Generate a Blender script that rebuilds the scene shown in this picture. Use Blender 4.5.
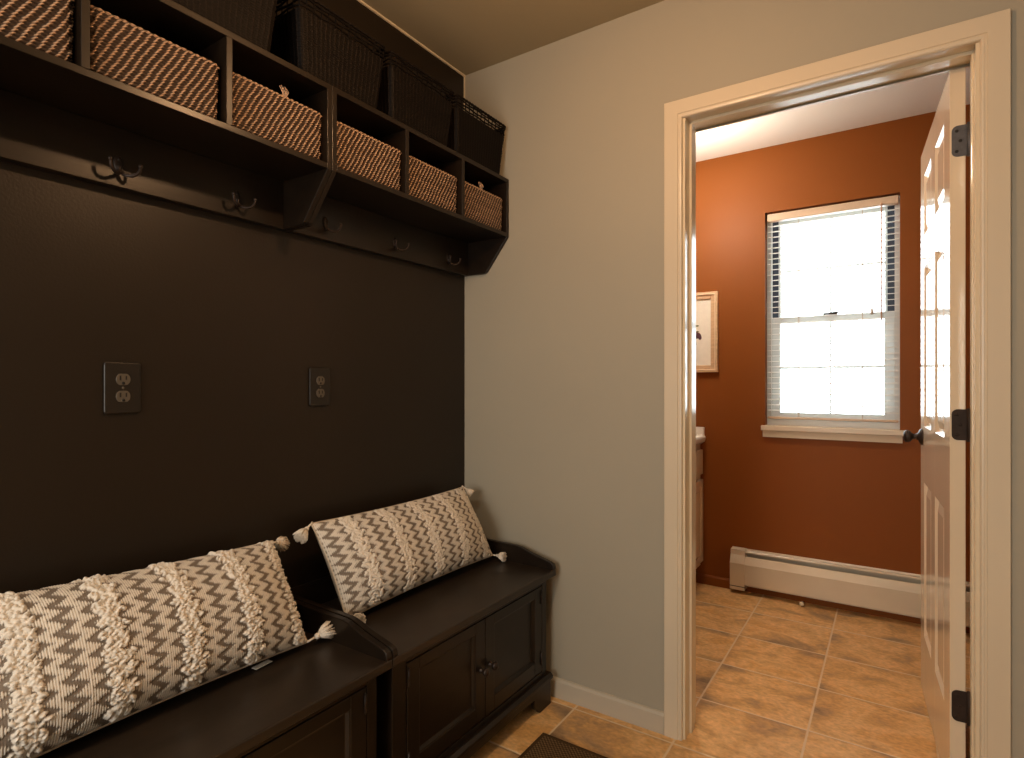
import bpy, bmesh, math, random
import numpy as np
from mathutils import Vector, Matrix
random.seed(7)
rng = np.random.RandomState(11)
S = bpy.context.scene
for o in list(bpy.data.objects): bpy.data.objects.remove(o)
COL = S.collection
PI = math.pi

# ---------------------------------------------------------------- camera, world, lights, exposure
WY = 1.871      # front face of the grey wall with the doorway
BY = 3.401      # far wall of the bathroom
WT = 0.12       # thickness of the dividing wall
CEIL = 2.44
cd = bpy.data.cameras.new('camera'); cam = bpy.data.objects.new('camera', cd); COL.objects.link(cam)
cam.location = (1.479, 0.0, 1.162)
cam.rotation_euler = (PI/2, 0, math.radians(33.6))
cd.sensor_fit = 'HORIZONTAL'; cd.sensor_width = 36.0; cd.lens = 573.0/1024*36.0
cd.shift_y = 5.0/1024; cd.clip_start = 0.02
S.camera = cam
S.view_settings.view_transform = 'Standard'; S.view_settings.look = 'None'
S.view_settings.gamma = 1; S.view_settings.use_curve_mapping = False
S.view_settings.exposure = 0.0

w = bpy.data.worlds.new('daylight'); S.world = w; w.use_nodes = True
wn = w.node_tree; bg = wn.nodes['Background']
bg.inputs['Color'].default_value = (0.86, 0.94, 1.0, 1); bg.inputs['Strength'].default_value = 10.0

RY_ = -1.75
def light(name, typ, loc, power, color, rot=(0,0,0), **kw):
    l = bpy.data.lights.new(name, typ); l.energy = power; l.color = color
    for k, v in kw.items(): setattr(l, k, v)
    o = bpy.data.objects.new(name, l); o.location = loc; o.rotation_euler = rot; COL.objects.link(o); return o
light('pendant_bulb_light', 'POINT', (0.93, 0.98, 2.095), 17.5, (1.0, 0.56, 0.27), shadow_soft_size=0.022)
light('rear_wall_fill', 'AREA', (0.85, RY_+.03, 1.35), 38, (1.0, 0.94, 0.84), rot=(PI/2, 0, 0), shape='RECTANGLE', size=1.0, size_y=1.2)  # added cool fill in front of the solid rear wall, no window built
light('rear_ceiling_fill', 'AREA', (1.05, -0.45, 2.42), 14, (1.0, 0.84, 0.64), shape='DISK', size=0.35)  # added soft downlight to brighten floor and benches, no fixture built
light('vanity_light', 'POINT', (.60, 2.80, 2.16), 27, (1.0, 0.86, 0.70), shadow_soft_size=0.06)
pt = light('window_portal', 'AREA', (1.201, 3.60, 1.52), 1, (1,1,1), rot=(-PI/2,0,0), shape='RECTANGLE', size=0.66, size_y=1.2)
pt.data.cycles.is_portal = True

# ---------------------------------------------------------------- materials
def mat(name, col=(.5,.5,.5), rough=.5, metal=0, spec=.5, nscale=None, nvar=.12, bump=None, bscale=60, detail=4, coat=0, stretch=(1,1,1)):
    m = bpy.data.materials.new(name); m.use_nodes = True; t = m.node_tree; b = t.nodes['Principled BSDF']
    b.inputs['Base Color'].default_value = (*col, 1); b.inputs['Roughness'].default_value = rough
    b.inputs['Metallic'].default_value = metal; b.inputs['Specular IOR Level'].default_value = spec
    b.inputs['Coat Weight'].default_value = coat; b.inputs['Coat Roughness'].default_value = .15
    tc = t.nodes.new('ShaderNodeTexCoord'); mp = t.nodes.new('ShaderNodeMapping'); mp.inputs['Scale'].default_value = stretch
    t.links.new(tc.outputs['Object'], mp.inputs[0])
    if nscale:
        n = t.nodes.new('ShaderNodeTexNoise'); n.inputs['Scale'].default_value = nscale; n.inputs['Detail'].default_value = detail
        t.links.new(mp.outputs[0], n.inputs['Vector'])
        r = t.nodes.new('ShaderNodeValToRGB'); t.links.new(n.outputs['Fac'], r.inputs[0])
        r.color_ramp.elements[0].position = .3; r.color_ramp.elements[1].position = .7
        r.color_ramp.elements[0].color = (*[c*(1-nvar) for c in col], 1); r.color_ramp.elements[1].color = (*[min(1, c*(1+nvar)) for c in col], 1)
        t.links.new(r.outputs[0], b.inputs['Base Color'])
    if bump:
        n2 = t.nodes.new('ShaderNodeTexNoise'); n2.inputs['Scale'].default_value = bscale; n2.inputs['Detail'].default_value = 3
        t.links.new(mp.outputs[0], n2.inputs['Vector'])
        bp = t.nodes.new('ShaderNodeBump'); bp.inputs['Strength'].default_value = bump; bp.inputs['Distance'].default_value = .002
        t.links.new(n2.outputs['Fac'], bp.inputs['Height']); t.links.new(bp.outputs[0], b.inputs['Normal'])
    return m
M = {}
M['grey_wall'] = mat('greige_wall_paint', (.368,.336,.268), .55, bump=.12, bscale=220, nscale=1.3, nvar=.03, spec=.3)
M['dark_wall'] = mat('espresso_wall_paint', (.017,.0110,.0066), .38, bump=.22, bscale=170, nscale=2, nvar=.08, spec=.35)
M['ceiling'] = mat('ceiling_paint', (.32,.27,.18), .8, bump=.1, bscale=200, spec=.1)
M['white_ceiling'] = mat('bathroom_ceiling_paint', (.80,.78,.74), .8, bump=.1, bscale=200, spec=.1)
M['rust_wall'] = mat('rust_wall_paint', (.235,.070,.012), .5, bump=.10, bscale=220, nscale=1.5, nvar=.03, spec=.16)
M['outer'] = mat('exterior_siding_paint', (.5,.5,.48), .8, nscale=3)
M['trim'] = mat('cream_trim_paint', (.64,.55,.42), .30, nscale=2, nvar=.03)
M['door'] = mat('cream_door_gloss_paint', (.72,.61,.46), .12, bump=.04, bscale=25, nscale=2, nvar=.03, spec=.6)
M['line'] = mat('pale_corner_caulk', (.72,.62,.45), .6, nscale=20)
M['black_wood'] = mat('black_brown_stained_wood', (.0110,.0062,.0032), .34, nscale=6, nvar=.25, bump=.08, bscale=35, stretch=(6,1,6), spec=.42)
M['edge_wood'] = mat('worn_brown_edge', (.055,.028,.012), .38, nscale=30, nvar=.4)
M['recess'] = mat('recess_black', (.006,.004,.003), .6, nscale=20)
M['bronze'] = mat('dark_bronze', (.030,.019,.014), .42, metal=.35, nscale=50, nvar=.2)
M['hinge'] = mat('dark_brown_hinge', (.030,.019,.014), .6, nscale=50, nvar=.2, spec=.25)
M['hinge_lit'] = mat('lit_hinge_metal', (.10,.10,.11), .50, metal=.5, nscale=80, nvar=.15)  # greyer hinge colour with the light on the top hinge put in
M['plate'] = mat('brown_plastic_plate', (.011,.0075,.005), .42, nscale=40, nvar=.05)
M['socket'] = mat('taupe_socket_plastic', (.10,.082,.062), .35, nscale=40, nvar=.05)
M['slot'] = mat('socket_slot_dark', (.006,.005,.004), .6, nscale=40)
M['heater'] = mat('cream_heater_enamel', (.66,.57,.43), .30, nscale=5, nvar=.04)
M['dark_metal'] = mat('dark_fin_metal', (.03,.025,.02), .5, nscale=40)
M['vinyl'] = mat('white_window_vinyl', (.80,.83,.82), .35, nscale=10, nvar=.03)
M['track'] = mat('dark_blue_grey_track', (.030,.040,.065), .5, nscale=10)
M['slat'] = mat('white_blind_slat', (.84,.85,.82), .4, nscale=10, nvar=.03)
M['rail'] = mat('beige_blind_rail', (.62,.46,.32), .4, nscale=8, nvar=.04)
M['cord'] = mat('blind_cord', (.62,.52,.42), .7, nscale=90)
M['wand'] = mat('peach_tilt_wand', (.62,.38,.24), .35, nscale=30, nvar=.05)
M['counter'] = mat('white_cultured_marble', (.80,.76,.68), .2, nscale=6, nvar=.05)
M['cabinet'] = mat('cream_cabinet_paint', (.72,.60,.44), .32, nscale=6, nvar=.04)
M['frame'] = mat('pale_maple_frame', (.60,.40,.24), .4, nscale=14, nvar=.14, stretch=(1,1,6))
M['frame_light'] = mat('pale_wood_lip', (.78,.62,.42), .35, nscale=14, nvar=.08)
M['mat_board'] = mat('ivory_mat_board', (.80,.76,.66), .8, nscale=40, nvar=.03)
M['art_ink'] = mat('plum_ink', (.10,.035,.05), .8, nscale=40, nvar=.4)
M['art_leaf'] = mat('faded_green_ink', (.16,.17,.09), .8, nscale=40, nvar=.3)
M['cream_cloth'] = mat('cream_cotton_back', (.60,.50,.39), .9, bump=.5, bscale=500, nscale=60, nvar=.06, spec=.1)
M['tassel'] = mat('cream_tassel_yarn', (.74,.66,.56), .9, nscale=300, nvar=.12, spec=.1)
M['tag'] = mat('white_care_tag', (.75,.72,.68), .7, nscale=40, nvar=.03)

def glass_mat():
    m = bpy.data.materials.new('window_glass'); m.use_nodes = True; t = m.node_tree; t.nodes.clear()
    o = t.nodes.new('ShaderNodeOutputMaterial'); mx = t.nodes.new('ShaderNodeMixShader'); a = t.nodes.new('ShaderNodeBsdfTransparent'); g = t.nodes.new('ShaderNodeBsdfGlossy')
    g.inputs['Roughness'].default_value = .02; f = t.nodes.new('ShaderNodeFresnel'); f.inputs['IOR'].default_value = 1.45
    a.inputs[0].default_value = (.96,.98,.97,1)
    t.links.new(f.outputs[0], mx.inputs[0]); t.links.new(a.outputs[0], mx.inputs[1]); t.links.new(g.outputs[0], mx.inputs[2]); t.links.new(mx.outputs[0], o.inputs[0]); return m
M['glass'] = glass_mat()

def attr_mat(name, c0, c1, rough=.8, spec=.2, nvar=.15, nscale=250, bump=0, bscale=600):
    """colour chosen by the woven pattern attribute 'yarn' (0 = ground yarn, 1 = light yarn)"""
    m = bpy.data.materials.new(name); m.use_nodes = True; t = m.node_tree; b = t.nodes['Principled BSDF']
    b.inputs['Roughness'].default_value = rough; b.inputs['Specular IOR Level'].default_value = spec
    a = t.nodes.new('ShaderNodeAttribute'); a.attribute_name = 'yarn'
    mx = t.nodes.new('ShaderNodeMix'); mx.data_type = 'RGBA'; mx.inputs['A'].default_value = (*c0,1); mx.inputs['B'].default_value = (*c1,1)
    t.links.new(a.outputs['Fac'], mx.inputs['Factor'])
    n = t.nodes.new('ShaderNodeTexNoise'); n.inputs['Scale'].default_value = nscale; tc = t.nodes.new('ShaderNodeTexCoord'); t.links.new(tc.outputs['Object'], n.inputs['Vector'])
    mr = t.nodes.new('ShaderNodeMapRange'); mr.inputs['To Min'].default_value = 1-nvar; mr.inputs['To Max'].default_value = 1+nvar; t.links.new(n.outputs['Fac'], mr.inputs['Value'])
    h = t.nodes.new('ShaderNodeVectorMath'); h.operation = 'SCALE'; t.links.new(mx.outputs['Result'], h.inputs[0]); t.links.new(mr.outputs[0], h.inputs['Scale'])
    t.links.new(h.outputs[0], b.inputs['Base Color'])
    if bump:
        n2 = t.nodes.new('ShaderNodeTexNoise'); n2.inputs['Scale'].default_value = bscale; t.links.new(tc.outputs['Object'], n2.inputs['Vector'])
        bp = t.nodes.new('ShaderNodeBump'); bp.inputs['Strength'].default_value = bump; bp.inputs['Distance'].default_value = .001
        t.links.new(n2.outputs['Fac'], bp.inputs['Height']); t.links.new(bp.outputs[0], b.inputs['Normal'])
    return m
M['chevron'] = attr_mat('chevron_woven_cotton', (.200,.162,.130), (.75,.69,.61), .9, .1, .12, 180, bump=.5)
M['seagrass'] = attr_mat('twisted_seagrass', (.036,.020,.012), (.62,.41,.27), .55, .35, .25, 120)
M['black_wicker'] = attr_mat('black_brown_wicker', (.0035,.0022,.0016), (.012,.008,.006), .6, .12, .25, 120)
M['mat_weave'] = attr_mat('brown_mat_weave', (.050,.027,.011), (.22,.145,.07), .9, .1, .3, 300)

def floor_mat():
    m = bpy.data.materials.new('terracotta_floor_tile'); m.use_nodes = True; t = m.node_tree; b = t.nodes['Principled BSDF']; N = t.nodes.new; L = t.links.new
    tc = N('ShaderNodeTexCoord'); sp = N('ShaderNodeSeparateXYZ'); L(tc.outputs['Object'], sp.inputs[0])
    def mth(op, a, bb=None, c=None):
        n = N('ShaderNodeMath'); n.operation = op
        for i, v in enumerate((a, bb, c)):
            if v is None: continue
            if isinstance(v, (int, float)): n.inputs[i].default_value = v
            else: L(v, n.inputs[i])
        return n.outputs[0]
    u = mth('DIVIDE', mth('SUBTRACT', sp.outputs[0], .886-3.56), .356); v = mth('DIVIDE', mth('SUBTRACT', sp.outputs[1], 2.150-6.38), .319)
    fu = mth('FRACT', u); fv = mth('FRACT', v)
    du = mth('MULTIPLY', mth('MINIMUM', fu, mth('SUBTRACT', 1.0, fu)), .356); dv = mth('MULTIPLY', mth('MINIMUM', fv, mth('SUBTRACT', 1.0, fv)), .319)
    d = mth('MINIMUM', du, dv)
    wob = N('ShaderNodeTexNoise'); wob.inputs['Scale'].default_value = 45; L(tc.outputs['Object'], wob.inputs['Vector'])
    d2 = mth('ADD', d, mth('MULTIPLY', mth('SUBTRACT', wob.outputs['Fac'], .5), .0022))
    g = N('ShaderNodeMapRange'); g.inputs['From Min'].default_value = .0026; g.inputs['From Max'].default_value = .0046; L(d2, g.inputs['Value'])
    cb = N('ShaderNodeCombineXYZ'); L(mth('FLOOR', u), cb.inputs[0]); L(mth('FLOOR', v), cb.inputs[1])
    wnz = N('ShaderNodeTexWhiteNoise'); L(cb.outputs[0], wnz.inputs['Vector'])
    off = N('ShaderNodeVectorMath'); off.operation = 'MULTIPLY_ADD'; L(wnz.outputs['Color'], off.inputs[0]); off.inputs[1].default_value = (9,9,9); L(tc.outputs['Object'], off.inputs[2])
    st = N('ShaderNodeMapping'); st.inputs['Scale'].default_value = (1.0, 1.45, 1); st.inputs['Rotation'].default_value = (0,0,.35); L(off.outputs[0], st.inputs[0])
    n1 = N('ShaderNodeTexNoise'); n1.inputs['Scale'].default_value = 4.9; n1.inputs['Detail'].default_value = 9; n1.inputs['Roughness'].default_value = .55; n1.inputs['Distortion'].default_value = .45; L(st.outputs[0], n1.inputs['Vector'])
    r = N('ShaderNodeValToRGB'); L(n1.outputs['Fac'], r.inputs[0]); e = r.color_ramp.elements
    e[0].position = .30; e[0].color = (.26,.165,.090,1); e[1].position = .76; e[1].color = (.64,.36,.13,1)
    for p, c in ((.385,(.44,.27,.130,1)), (.46,(.61,.345,.130,1)), (.55,(.76,.47,.205,1)), (.64,(.66,.36,.125,1))):
        x = e.new(p); x.color = c
    n2 = N('ShaderNodeTexNoise'); n2.inputs['Scale'].default_value = 60; n2.inputs['Detail'].default_value = 6; L(st.outputs[0], n2.inputs['Vector'])
    mr = N('ShaderNodeMapRange'); mr.inputs['From Min'].default_value = .3; mr.inputs['From Max'].default_value = .7; mr.inputs['To Min'].default_value = .80; mr.inputs['To Max'].default_value = 1.16; L(n2.outputs['Fac'], mr.inputs['Value'])
    sc = N('ShaderNodeVectorMath'); sc.operation = 'SCALE'; L(r.outputs[0], sc.inputs[0]); L(mr.outputs[0], sc.inputs['Scale'])
    mx = N('ShaderNodeMix'); mx.data_type = 'RGBA'; mx.inputs['A'].default_value = (.74,.56,.36,1); L(g.outputs[0], mx.inputs['Factor']); L(sc.outputs[0], mx.inputs['B'])
    L(mx.outputs['Result'], b.inputs['Base Color'])
    b.inputs['Roughness'].default_value = .42; b.inputs['Specular IOR Level'].default_value = .4
    g2 = N('ShaderNodeMapRange'); g2.inputs['From Max'].default_value = .009; L(d2, g2.inputs['Value'])
    hh = mth('ADD', g2.outputs[0], mth('MULTIPLY', n1.outputs['Fac'], .6)); hh = mth('ADD', hh, mth('MULTIPLY', n2.outputs['Fac'], .12))
    bp = N('ShaderNodeBump'); bp.inputs['Strength'].default_value = .55; bp.inputs['Distance'].default_value = .003; L(hh, bp.inputs['Height']); L(bp.outputs[0], b.inputs['Normal'])
    return m
M['tile'] = floor_mat()

# ---------------------------------------------------------------- mesh helpers
class MB:
    def __init__(s): s.b = bmesh.new()
    def box(s, x0, x1, y0, y1, z0, z1, bev=0, seg=2):
        t = bmesh.new(); bmesh.ops.create_cube(t, size=1)
        for v in t.verts: v.co = Vector(((x0+x1)/2+v.co.x*(x1-x0), (y0+y1)/2+v.co.y*(y1-y0), (z0+z1)/2+v.co.z*(z1-z0)))
        if bev: bmesh.ops.bevel(t, geom=t.edges[:], offset=bev, segments=seg, profile=.5, affect='EDGES')
        s.merge(t); return s
    def merge(s, t, mtx=None):
        if mtx is not None: t.transform(mtx)
        me = bpy.data.meshes.new('tmp'); t.to_mesh(me); t.free(); s.b.from_mesh(me); bpy.data.meshes.remove(me)
    def prism(s, pts, axis, a0, a1, bev=0, seg=2):
        """polygon in the plane across 'axis', extruded from a0 to a1; pts are (x,z) for y, (y,z) for x, (x,y) for z"""
        t = bmesh.new()
        def P(p, a): return {'y': (p[0], a, p[1]), 'x': (a, p[0], p[1]), 'z': (p[0], p[1], a)}[axis]
        A = [t.verts.new(P(p, a0)) for p in pts]; B = [t.verts.new(P(p, a1)) for p in pts]; n = len(pts)
        t.faces.new(A); t.faces.new(B[::-1])
        for i in range(n): t.faces.new((A[i], B[i], B[(i+1)%n], A[(i+1)%n]))
        bmesh.ops.recalc_face_normals(t, faces=t.faces[:])
        if bev: bmesh.ops.bevel(t, geom=t.edges[:], offset=bev, segments=seg, profile=.5, affect='EDGES')
        s.merge(t); return s
    def tube(s, pts, rad, n=10, caps=True):
        pts = [Vector(p) for p in pts]; R = rad if isinstance(rad, (list, tuple)) else [rad]*len(pts)
        t = bmesh.new(); rings = []; up = Vector((0.013,0.031,1))
        for i, p in enumerate(pts):
            d = (pts[min(i+1, len(pts)-1)]-pts[max(i-1,0)]).normalized()
            a = d.cross(up)
            if a.length < 1e-3: a = d.cross(Vector((1,0,0)))
            a.normalize(); c = a.cross(d)
            if i == 0: up = c.copy()
            up = c.copy()
            rings.append([t.verts.new(p+(a*math.cos(2*PI*k/n)+c*math.sin(2*PI*k/n))*R[i]) for k in range(n)])
        for i in range(len(pts)-1):
            for k in range(n): t.faces.new((rings[i][k], rings[i][(k+1)%n], rings[i+1][(k+1)%n], rings[i+1][k]))
        if caps: t.faces.new(rings[0][::-1]); t.faces.new(rings[-1])
        for f in t.faces: f.smooth = True
        bmesh.ops.recalc_face_normals(t, faces=t.faces[:]); s.merge(t); return s
    def lathe(s, prof, origin, axis, n=24):
        """prof: list of (radius, distance along axis)"""
        ax = Vector(axis).normalized(); q = Vector((0,0,1)).rotation_difference(ax).to_matrix().to_4x4()
        t = bmesh.new(); rings = []
        for r, h in prof: rings.append([t.verts.new((max(r,1e-5)*math.cos(2*PI*k/n), max(r,1e-5)*math.sin(2*PI*k/n), h)) for k in range(n)])
        for i in range(len(prof)-1):
            for k in range(n): t.faces.new((rings[i][k], rings[i][(k+1)%n], rings[i+1][(k+1)%n], rings[i+1][k]))
        t.faces.new(rings[0][::-1]); t.faces.new(rings[-1])
        for f in t.faces: f.smooth = True
        bmesh.ops.recalc_face_normals(t, faces=t.faces[:]); s.merge(t, Matrix.Translation(Vector(origin)) @ q); return s
    def ball(s, c, r, sc=(1,1,1), n=16):
        t = bmesh.new(); bmesh.ops.create_uvsphere(t, u_segments=n, v_segments=n//2, radius=r)
        for f in t.faces: f.smooth = True
        s.merge(t, Matrix.Translation(Vector(c)) @ Matrix.Diagonal((*sc,1))); return s
    def build(s, name, m, parent=None):
        me = bpy.data.meshes.new(name); s.b.to_mesh(me); s.b.free(); me.materials.append(m)
        o = bpy.data.objects.new(name, me); COL.objects.link(o)
        if parent: o.parent = parent
        return o
def tag(o, label=None, cat=None, group=None, kind=None):
    if label: o['label'] = label
    if cat: o['category'] = cat
    if group: o['group'] = group
    if kind: o['kind'] = kind
    return o
def thing(name, loc, label, cat, group=None, rz=0):
    o = bpy.data.objects.new(name, None); COL.objects.link(o); o.location = loc; o.rotation_euler = (0,0,rz); o.empty_display_size = .05
    return tag(o, label, cat, group)
def copy_tree(o, parent=None):
    kids = list(o.children); c = o.copy(); COL.objects.link(c)
    if parent: c.parent = parent
    for k in kids: copy_tree(k, c)
    return c
def struct(o): o['kind'] = 'structure'; return o
def sheet(name, P, yarn, m, parent, close_u=False, smooth=True):
    """mesh from an (nv,nu,3) array of points and an (nv,nu) array with the pattern value"""
    nv, nu = P.shape[:2]
    me = bpy.data.meshes.new(name); ii = np.arange(nv*nu).reshape(nv, nu)
    if close_u: a = ii[:-1,:]; b = np.roll(ii,-1,1)[:-1,:]; c = np.roll(ii,-1,1)[1:,:]; d = ii[1:,:]
    else: a = ii[:-1,:-1]; b = ii[:-1,1:]; c = ii[1:,1:]; d = ii[1:,:-1]
    F = np.stack([a,b,c,d], -1).reshape(-1,4); nf = len(F)
    me.vertices.add(nv*nu); me.vertices.foreach_set('co', P.reshape(-1).astype(np.float32))
    me.loops.add(nf*4); me.loops.foreach_set('vertex_index', F.reshape(-1).astype(np.int32))
    me.polygons.add(nf); me.polygons.foreach_set('loop_start', (np.arange(nf)*4).astype(np.int32))
    me.update(calc_edges=True)
    at = me.attributes.new('yarn', 'FLOAT', 'POINT'); at.data.foreach_set('value', yarn.reshape(-1).astype(np.float32))
    if smooth: me.polygons.foreach_set('use_smooth', np.ones(nf, bool))
    me.materials.append(m); me.update()
    o = bpy.data.objects.new(name, me); COL.objects.link(o)
    if parent: o.parent = parent
    return o

# ---------------------------------------------------------------- the setting
RX = 2.62; RY = -1.75          # mudroom right and rear walls
BX = 2.30                      # bathroom right wall
OX0, OX1, OZ = .906, 1.664, 2.045   # rough doorway
BC = 2.465                     # bathroom ceiling
struct(MB().box(-.12, RX+.12, RY-.12, BY+.16, -.10, 0).build('floor', M['tile']))
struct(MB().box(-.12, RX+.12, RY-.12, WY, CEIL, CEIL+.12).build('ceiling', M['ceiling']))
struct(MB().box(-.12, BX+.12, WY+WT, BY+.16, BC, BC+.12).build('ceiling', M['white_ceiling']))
struct(MB().box(-.12, 0, RY-.12, WY, 0, CEIL).build('wall_left', M['dark_wall']))
g = MB(); g.box(0, OX0, WY, WY+WT-.006, 0, CEIL+.12); g.box(OX1, RX+.12, WY, WY+WT-.006, 0, CEIL+.12); g.box(OX0, OX1, WY, WY+WT-.006, OZ, CEIL+.12)
struct(g.build('wall_front', M['grey_wall']))
g = MB(); g.box(0, OX0, WY+WT-.006, WY+WT, 0, BC); g.box(OX1, BX, WY+WT-.006, WY+WT, 0, BC); g.box(OX0, OX1, WY+WT-.006, WY+WT, OZ, BC)
struct(g.build('wall_divider', M['rust_wall']))
struct(MB().box(RX, RX+.12, RY, WY, 0, CEIL).build('wall_right', M['grey_wall']))
struct(MB().box(-.12, RX+.12, RY-.12, RY, 0, CEIL).build('wall_rear', M['grey_wall']))
struct(MB().box(-.12, 0, WY+.0, BY+.16, 0, BC+.1).build('wall_bathroom_left', M['rust_wall']))
struct(MB().box(BX, BX+.12, WY+WT, BY+.16, 0, BC).build('wall_bathroom_right', M['rust_wall']))
WX0, WX1, WZ0, WZ1 = .893, 1.509, .935, 2.105
g = MB(); g.box(0, WX0, BY, BY+.15, 0, BC); g.box(WX1, BX, BY, BY+.15, 0, BC); g.box(WX0, WX1, BY, BY+.15, 0, WZ0); g.box(WX0, WX1, BY, BY+.15, WZ1, BC)
struct(g.build('wall_back', M['rust_wall']))
# pale caulk line along the dark wall
g = MB(); g.box(0, .006, RY, WY, CEIL-.007, CEIL); g.box(0, .0035, WY-.006, WY, 1.98, CEIL-.006); struct(g.build('trim_1', M['line']))
# baseboards
def bb_prof(h, t=.013): return [(0,0),(t,0),(t,h-.010),(t*.55,h-.002),(0,h)]
g = MB(); g.prism([(WY-a, b) for a, b in bb_prof(.070)], 'x', .0, .848); struct(g.build('baseboard_front', mat('baseboard_greige_paint', (.47,.42,.34), .45, nscale=3, nvar=.03)))
g = MB(); g.prism([(BY-a, b) for a, b in bb_prof(.055)], 'x', .50, .722); struct(g.build('baseboard_back', M['rust_wall']))
# doorway trim: casing with stepped inner profile, mitred
def casing(name, x0, x1, y_face, sgn, top):
    """profile across the width w (0 = outer edge, .059 = inner edge) and out of the wall"""
    prof = [(0,0),(0,.0135),(.0015,.015),(.0445,.0155),(.0465,.0125),(.0500,.0125),(.0515,.0135),(.0560,.0125),(.0585,.0095),(.059,0)]
    t = bmesh.new(); rows = []
    for w_, h_ in prof:
        y = y_face - sgn*h_
        rows.append([t.verts.new(p) for p in ((x0+w_, y, 0), (x0+w_, y, top-w_), (x1-w_, y, top-w_), (x1-w_, y, 0))])
    for i in range(len(prof)-1):
        for k in range(3): t.faces.new((rows[i][k], rows[i][k+1], rows[i+1][k+1], rows[i+1][k]))
    for k in (0,3): t.faces.new([r[k] for r in rows])
    t.faces.new((rows[0][0], rows[-1][0], rows[-1][1], rows[0][1])) if False else None
    bmesh.ops.recalc_face_normals(t, faces=t.faces[:]); g = MB(); g.merge(t); return struct(g.build(name, M['trim']))
casing('trim_2', .849, 1.722, WY, 1, 2.089)
casing('trim_3', .849, 1.722, WY+WT, -1, 2.089)
JX0, JX1, JZ = .915, 1.655, 2.036
g = MB()
y0, y1 = WY-.001, WY+WT+.001
g.box(OX0-.002, JX0, y0, y1, 0, JZ+.011); g.box(JX1, OX1+.002, y0, y1, 0, JZ+.011); g.box(JX0, JX1, y0, y1, JZ, JZ+.011)
ys0, ys1 = WY+.045, WY+.082          # the stop
g.box(JX0-.001, JX0+.0075, ys0, ys1, 0, JZ, .0015); g.box(JX1-.004, JX1+.001, ys0, ys1, 0, JZ, .0015); g.box(JX0, JX1, ys0, ys1, JZ-.010, JZ+.001, .0015)
struct(g.build('trim_4', mat('cream_jamb_gloss_paint', (.70,.60,.44), .16, nscale=2, nvar=.03, spec=.6)))

# ---------------------------------------------------------------- window
win = struct(thing('window_1', (0,0,0), None, None))
FY = BY+.075                 # room side plane of the sashes
g = MB(); g.box(WX0, WX0+.022, FY-.015, FY+.07, WZ0, WZ1); g.box(WX1-.022, WX1, FY-.015, FY+.07, WZ0, WZ1)
g.box(WX0+.022, WX1-.022, FY-.015, FY+.07, WZ1-.022, WZ1); g.box(WX0+.022, WX1-.022, FY-.015, FY+.07, WZ0, WZ0+.030)
g.build('window_frame', M['vinyl'], win)
MZ = 1.515
# lower sash
sx0, sx1 = WX0+.022, WX1-.022
def sash(name, y, z0, z1, sx0, sx1, st, bot, top):
    g = MB(); g.box(sx0, sx0+st, y, y+.028, z0, z1, .002); g.box(sx1-st, sx1, y, y+.028, z0, z1, .002)
    g.box(sx0+st, sx1-st, y, y+.028, z0, z0+bot, .002); g.box(sx0+st, sx1-st, y, y+.028, z1-top, z1, .002)
    s = g.build(name, M['vinyl'], win)
    cx = (sx0+sx1)/2; zm = (z0+bot+z1-top)/2
    g = MB(); g.box(cx-.005, cx+.005, y+.010, y+.018, z0+bot, z1-top); g.box(sx0+st, cx-.006, y+.010, y+.018, zm-.006, zm+.006); g.box(cx+.006, sx1-st, y+.010, y+.018, zm-.006, zm+.006)
    g.build('muntin', M['vinyl'], s)
    g = MB(); g.box(sx0+st-.003, sx1-st+.003, y+.0125, y+.0155, z0+bot-.003, z1-top+.003); g.build('pane', M['glass'], s)
    return s
low = sash('lower_sash', FY, WZ0+.030, MZ+.014, sx0, sx1, .044, .040, .034)
up = sash('upper_sash', FY+.036, MZ-.016, WZ1-.022, sx0+.030, sx1-.030, .012, .030, .030)
g = MB(); g.box(sx0+.0, sx0+.030, FY+.030, FY+.055, MZ+.016, WZ1-.022); g.box(sx1-.030, sx1, FY+.030, FY+.055, MZ+.016, WZ1-.022); g.build('sash_track', M['track'], win)
g = MB(); g.box(1.168, 1.236, FY-.006, FY+.012, MZ+.014, MZ+.027, .002); g.tube([(1.20,FY-.004,MZ+.024),(1.222,FY-.012,MZ+.026),(1.245,FY-.014,MZ+.024)], .004, 8); g.build('sash_lock', M['bronze'], win)
# sill and apron
g = MB(); g.box(.876, 1.527, BY-.028, BY+.001, .908, .935, .003); g.box(WX0+.001, WX1-.001, BY, FY-.014, .917, .936); g.build('window_sill', M['trim'], win)
MBA = MB(); MBA.prism([(BY-.016,.872),(BY,.872),(BY,.909),(BY-.019,.909)], 'x', .884, 1.519); MBA.build('apron', M['trim'], win)

# blind: a thing of its own
bl = thing('window_blind', ((WX0+WX1)/2, BY+.040, 2.10), 'open white slatted blind with beige head rail hanging in the window', 'blind')
def L(x, y, z): return (x-(WX0+WX1)/2, y-(BY+.040), z-2.10)
hw = (WX1-WX0)/2-.006
g = MB(); g.box(-hw, hw, -.022, .016, -.042, -.001, .003); g.build('head_rail', M['rail'], bl)
g = MB(); g.box(-hw, hw, -.012, .012, -1.130, -1.118, .003); g.build('bottom_rail', M['rail'], bl)
nsl = 35
for i in range(nsl):
    z = -.066 - i*(1.118-.066-.006)/nsl
    g = MB(); tilt = .10
    pts = []
    for k in range(7):
        a = -1+2*k/6; pts.append((a*.0165, (1-a*a)*.0016 + a*tilt*.0165))
    poly = [(y, z+h) for y, h in pts] + [(y, z+h-.0022) for y, h in pts[::-1]]
    g.prism(poly, 'x', -hw, hw); g.build('slat', M['slat'], bl)
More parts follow.
